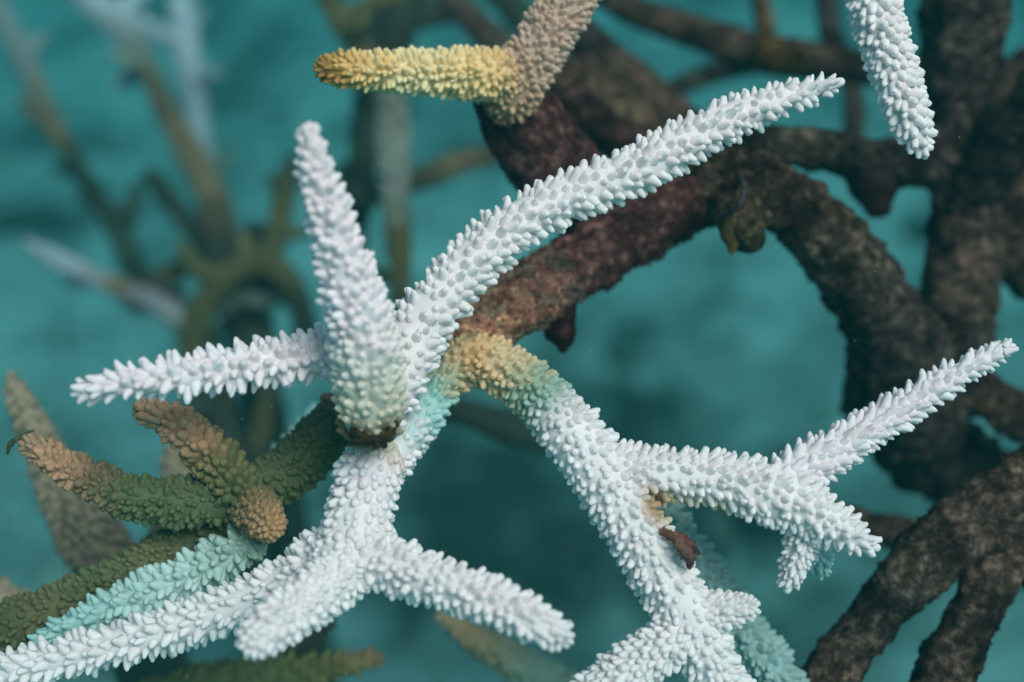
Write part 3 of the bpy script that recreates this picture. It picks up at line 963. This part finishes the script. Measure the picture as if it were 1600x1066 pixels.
far('blurred dark green stems rising behind the yellow finger at top', onfloor(600, 480, .66), [
    [(640, -30, .66, 34, FD), (620, 40, .66, 40, FD), (585, 130, .66, 30, FD), (570, 220, .66, 28, FD), (560, 300, .66, 26, FD), (550, 380, .66, 26, FD), (560, 470, .67, 24, FD), (565, 600, .70, 22, FD), (560, 740, .80, 22, FD), (530, 860, .96, 22, FD), (460, 950, 1.19, 24, FD)],
    [(560, 310, .64, 18, FD), (640, 285, .64, 20, FD), (720, 255, .64, 18, FB), (790, 232, .64, 16, FB)],
    [(700, -10, .60, 26, (0.09, .07, .055)), (745, 40, .60, 30, (0.10, .07, .055)), (800, 90, .60, 28, (0.08, .07, .05)), (850, 140, .60, 26, FD)],
    [(505, -20, .62, 14, FO), (530, 30, .62, 17, FO), (560, 75, .62, 20, FB), (600, 120, .63, 18, FD)],
    [(770, -20, .66, 26, FD), (810, 20, .66, 30, FD), (850, 60, .66, 26, FD)],
    [(540, 30, .60, 10, FO), (570, 15, .60, 12, FO), (620, -10, .60, 14, FO)],
])
far('blurred grey green upright stick behind the upright white finger', onfloor(625, 500, .64), [
    [(612, 140, .61, 22, FG), (614, 220, .61, 25, FG), (616, 300, .61, 24, FG), (622, 370, .61, 19, FO), (626, 440, .61, 17, FO), (618, 520, .63, 18, FD), (590, 610, .67, 18, FD), (572, 720, .76, 18, FD), (548, 840, .92, 20, FD), (480, 940, 1.19, 20, FD)],
])
far('blurred dark foot of coral under the left white arm', onfloor(360, 700, .58), [
    [(330, 600, .58, 22, FD), (345, 640, .57, 28, FD), (362, 700, .56, 30, FD), (370, 760, .56, 30, FD)] + stand(375, 800, .57, 32, FD),
    [(420, 600, .58, 14, FD), (410, 660, .58, 16, FO), (395, 720, .58, 18, FD)],
])
TB = (0.36, 0.29, 0.20)
far('blurred tan pointed branch at far left behind olive coral tip', P(200, 900, .47), [
    [(18, 592, .45, 9, TB), (38, 640, .45, 17, TB), (66, 700, .455, 26, TB), (98, 770, .46, 36, TB), (140, 840, .465, 48, (0.22, .18, .13)), (180, 900, .47, 50, FD)] + stand(210, 960, .48, 50, FD),
    [(270, 690, .47, 10, TB), (275, 730, .47, 17, TB), (290, 790, .47, 20, TB), (250, 850, .47, 24, FD)],
    [(-20, 930, .43, 30, TB), (40, 955, .43, 24, TB), (110, 990, .43, 20, FD)],
], twiggy=False)
far('white tip, turquoise shade painted in, showing between olive limb and white finger', P(420, 760, .44), [
    [(420, 750, .43, 12, TQ_SHADE), (442, 705, .43, 15, TQ_SHADE), (470, 668, .43, 12, TQ_SHADE), (495, 640, .43, 7, TQ_SHADE)],  # white tip with turquoise shade in its colour
], group='white coral branches with painted turquoise shade')
far('blurred olive green branch along the bottom edge below the white stub', P(250, 1090, .44), [
    [(230, 1095, .43, 28, (0.16, .19, .09)), (330, 1065, .43, 27, (0.15, .18, .08)), (430, 1052, .43, 24, (0.17, .19, .08)), (520, 1042, .43, 18, (0.20, .19, .08)), (585, 1030, .43, 10, (0.26, .18, .10))],
    [(440, 1050, .44, 24, FD), (470, 1000, .44, 26, FD), (500, 960, .44, 24, FD)],
], twiggy=False)
far('blurred tan and pale green branch under the right sloping white branch', P(950, 1120, .47), [
    [(690, 960, .45, 9, (0.40, .33, .22)), (730, 990, .45, 16, (0.36, .27, .15)), (790, 1028, .455, 23, (0.34, .36, .25)), (850, 1060, .46, 27, (0.30, .42, .33)), (930, 1110, .47, 30, FG)],
], twiggy=False)
far('dark blurred stick passing behind the tan arched bend', onfloor(900, 720, .60), [
    [(570, 620, .68, 22, FD), (610, 618, .60, 22, FD), (700, 638, .55, 23, FD), (770, 658, .55, 23, FD), (840, 682, .55, 22, FD), (920, 715, .55, 16, FD)],
], dead=True, cat='dead coral', name='dead_coral', group='dead brown corals')

# ---------------------------------------------------------------- small scraps
base = P(1062, 850, .345)
root = thing('algae_scrap', 'small reddish brown hooked scrap clinging to edge of the thick white branch', 'scrap', base)
k1 = branch(root, [(1036, 832, .345, 6, (0.24, .11, .07)), (1056, 840, .342, 10, (0.18, .08, .055)), (1074, 850, .341, 10, (0.13, .055, .045)), (1084, 859, .341, 6, (0.05, .022, .022)), (1092, 866, .342, 2, (0.02, .015, .015))], rough=0.35, roughf=700, segs=18)
mesh_object('lobe', k1.verts, k1.faces, k1.cols, M_ALGA, root, base)
k2 = branch(root, [(1062, 848, .341, 11, (0.18, .10, .065)), (1073, 864, .340, 10, (0.14, .08, .06)), (1079, 876, .340, 8, (0.10, .055, .055)), (1077, 886, .341, 4, (0.07, .04, .05))], rough=0.3, roughf=700, segs=18)
mesh_object('hook', k2.verts, k2.faces, k2.cols, M_ALGA, root, base)
turf(root, base, [k1, k2], M_ALGA, 160, size=(0.8, 2.4), name='bristles', tone=(0.20, 0.10, 0.06))
base = P(45, 680, .36)
k3 = branch(None, [(52, 673, .358, 2.0, (0.10, .14, .07)), (38, 675, .358, 2.6, (0.09, .13, .06)), (27, 685, .357, 3.0, (0.07, .10, .05)), (18, 692, .357, 4.5, (0.06, .09, .04)), (14, 700, .357, 3.6, (0.06, .08, .035)), (12, 709, .357, 2.2, (0.03, .05, .03))], rough=0.25, roughf=900, segs=12)
o = mesh_object('seaweed_wisp', k3.verts, k3.faces, k3.cols, M_ALGA, None, base)
o['label'] = 'tiny dark green curled wisp on the brown tip at far left'
o['category'] = 'seaweed'

finish_corallites()
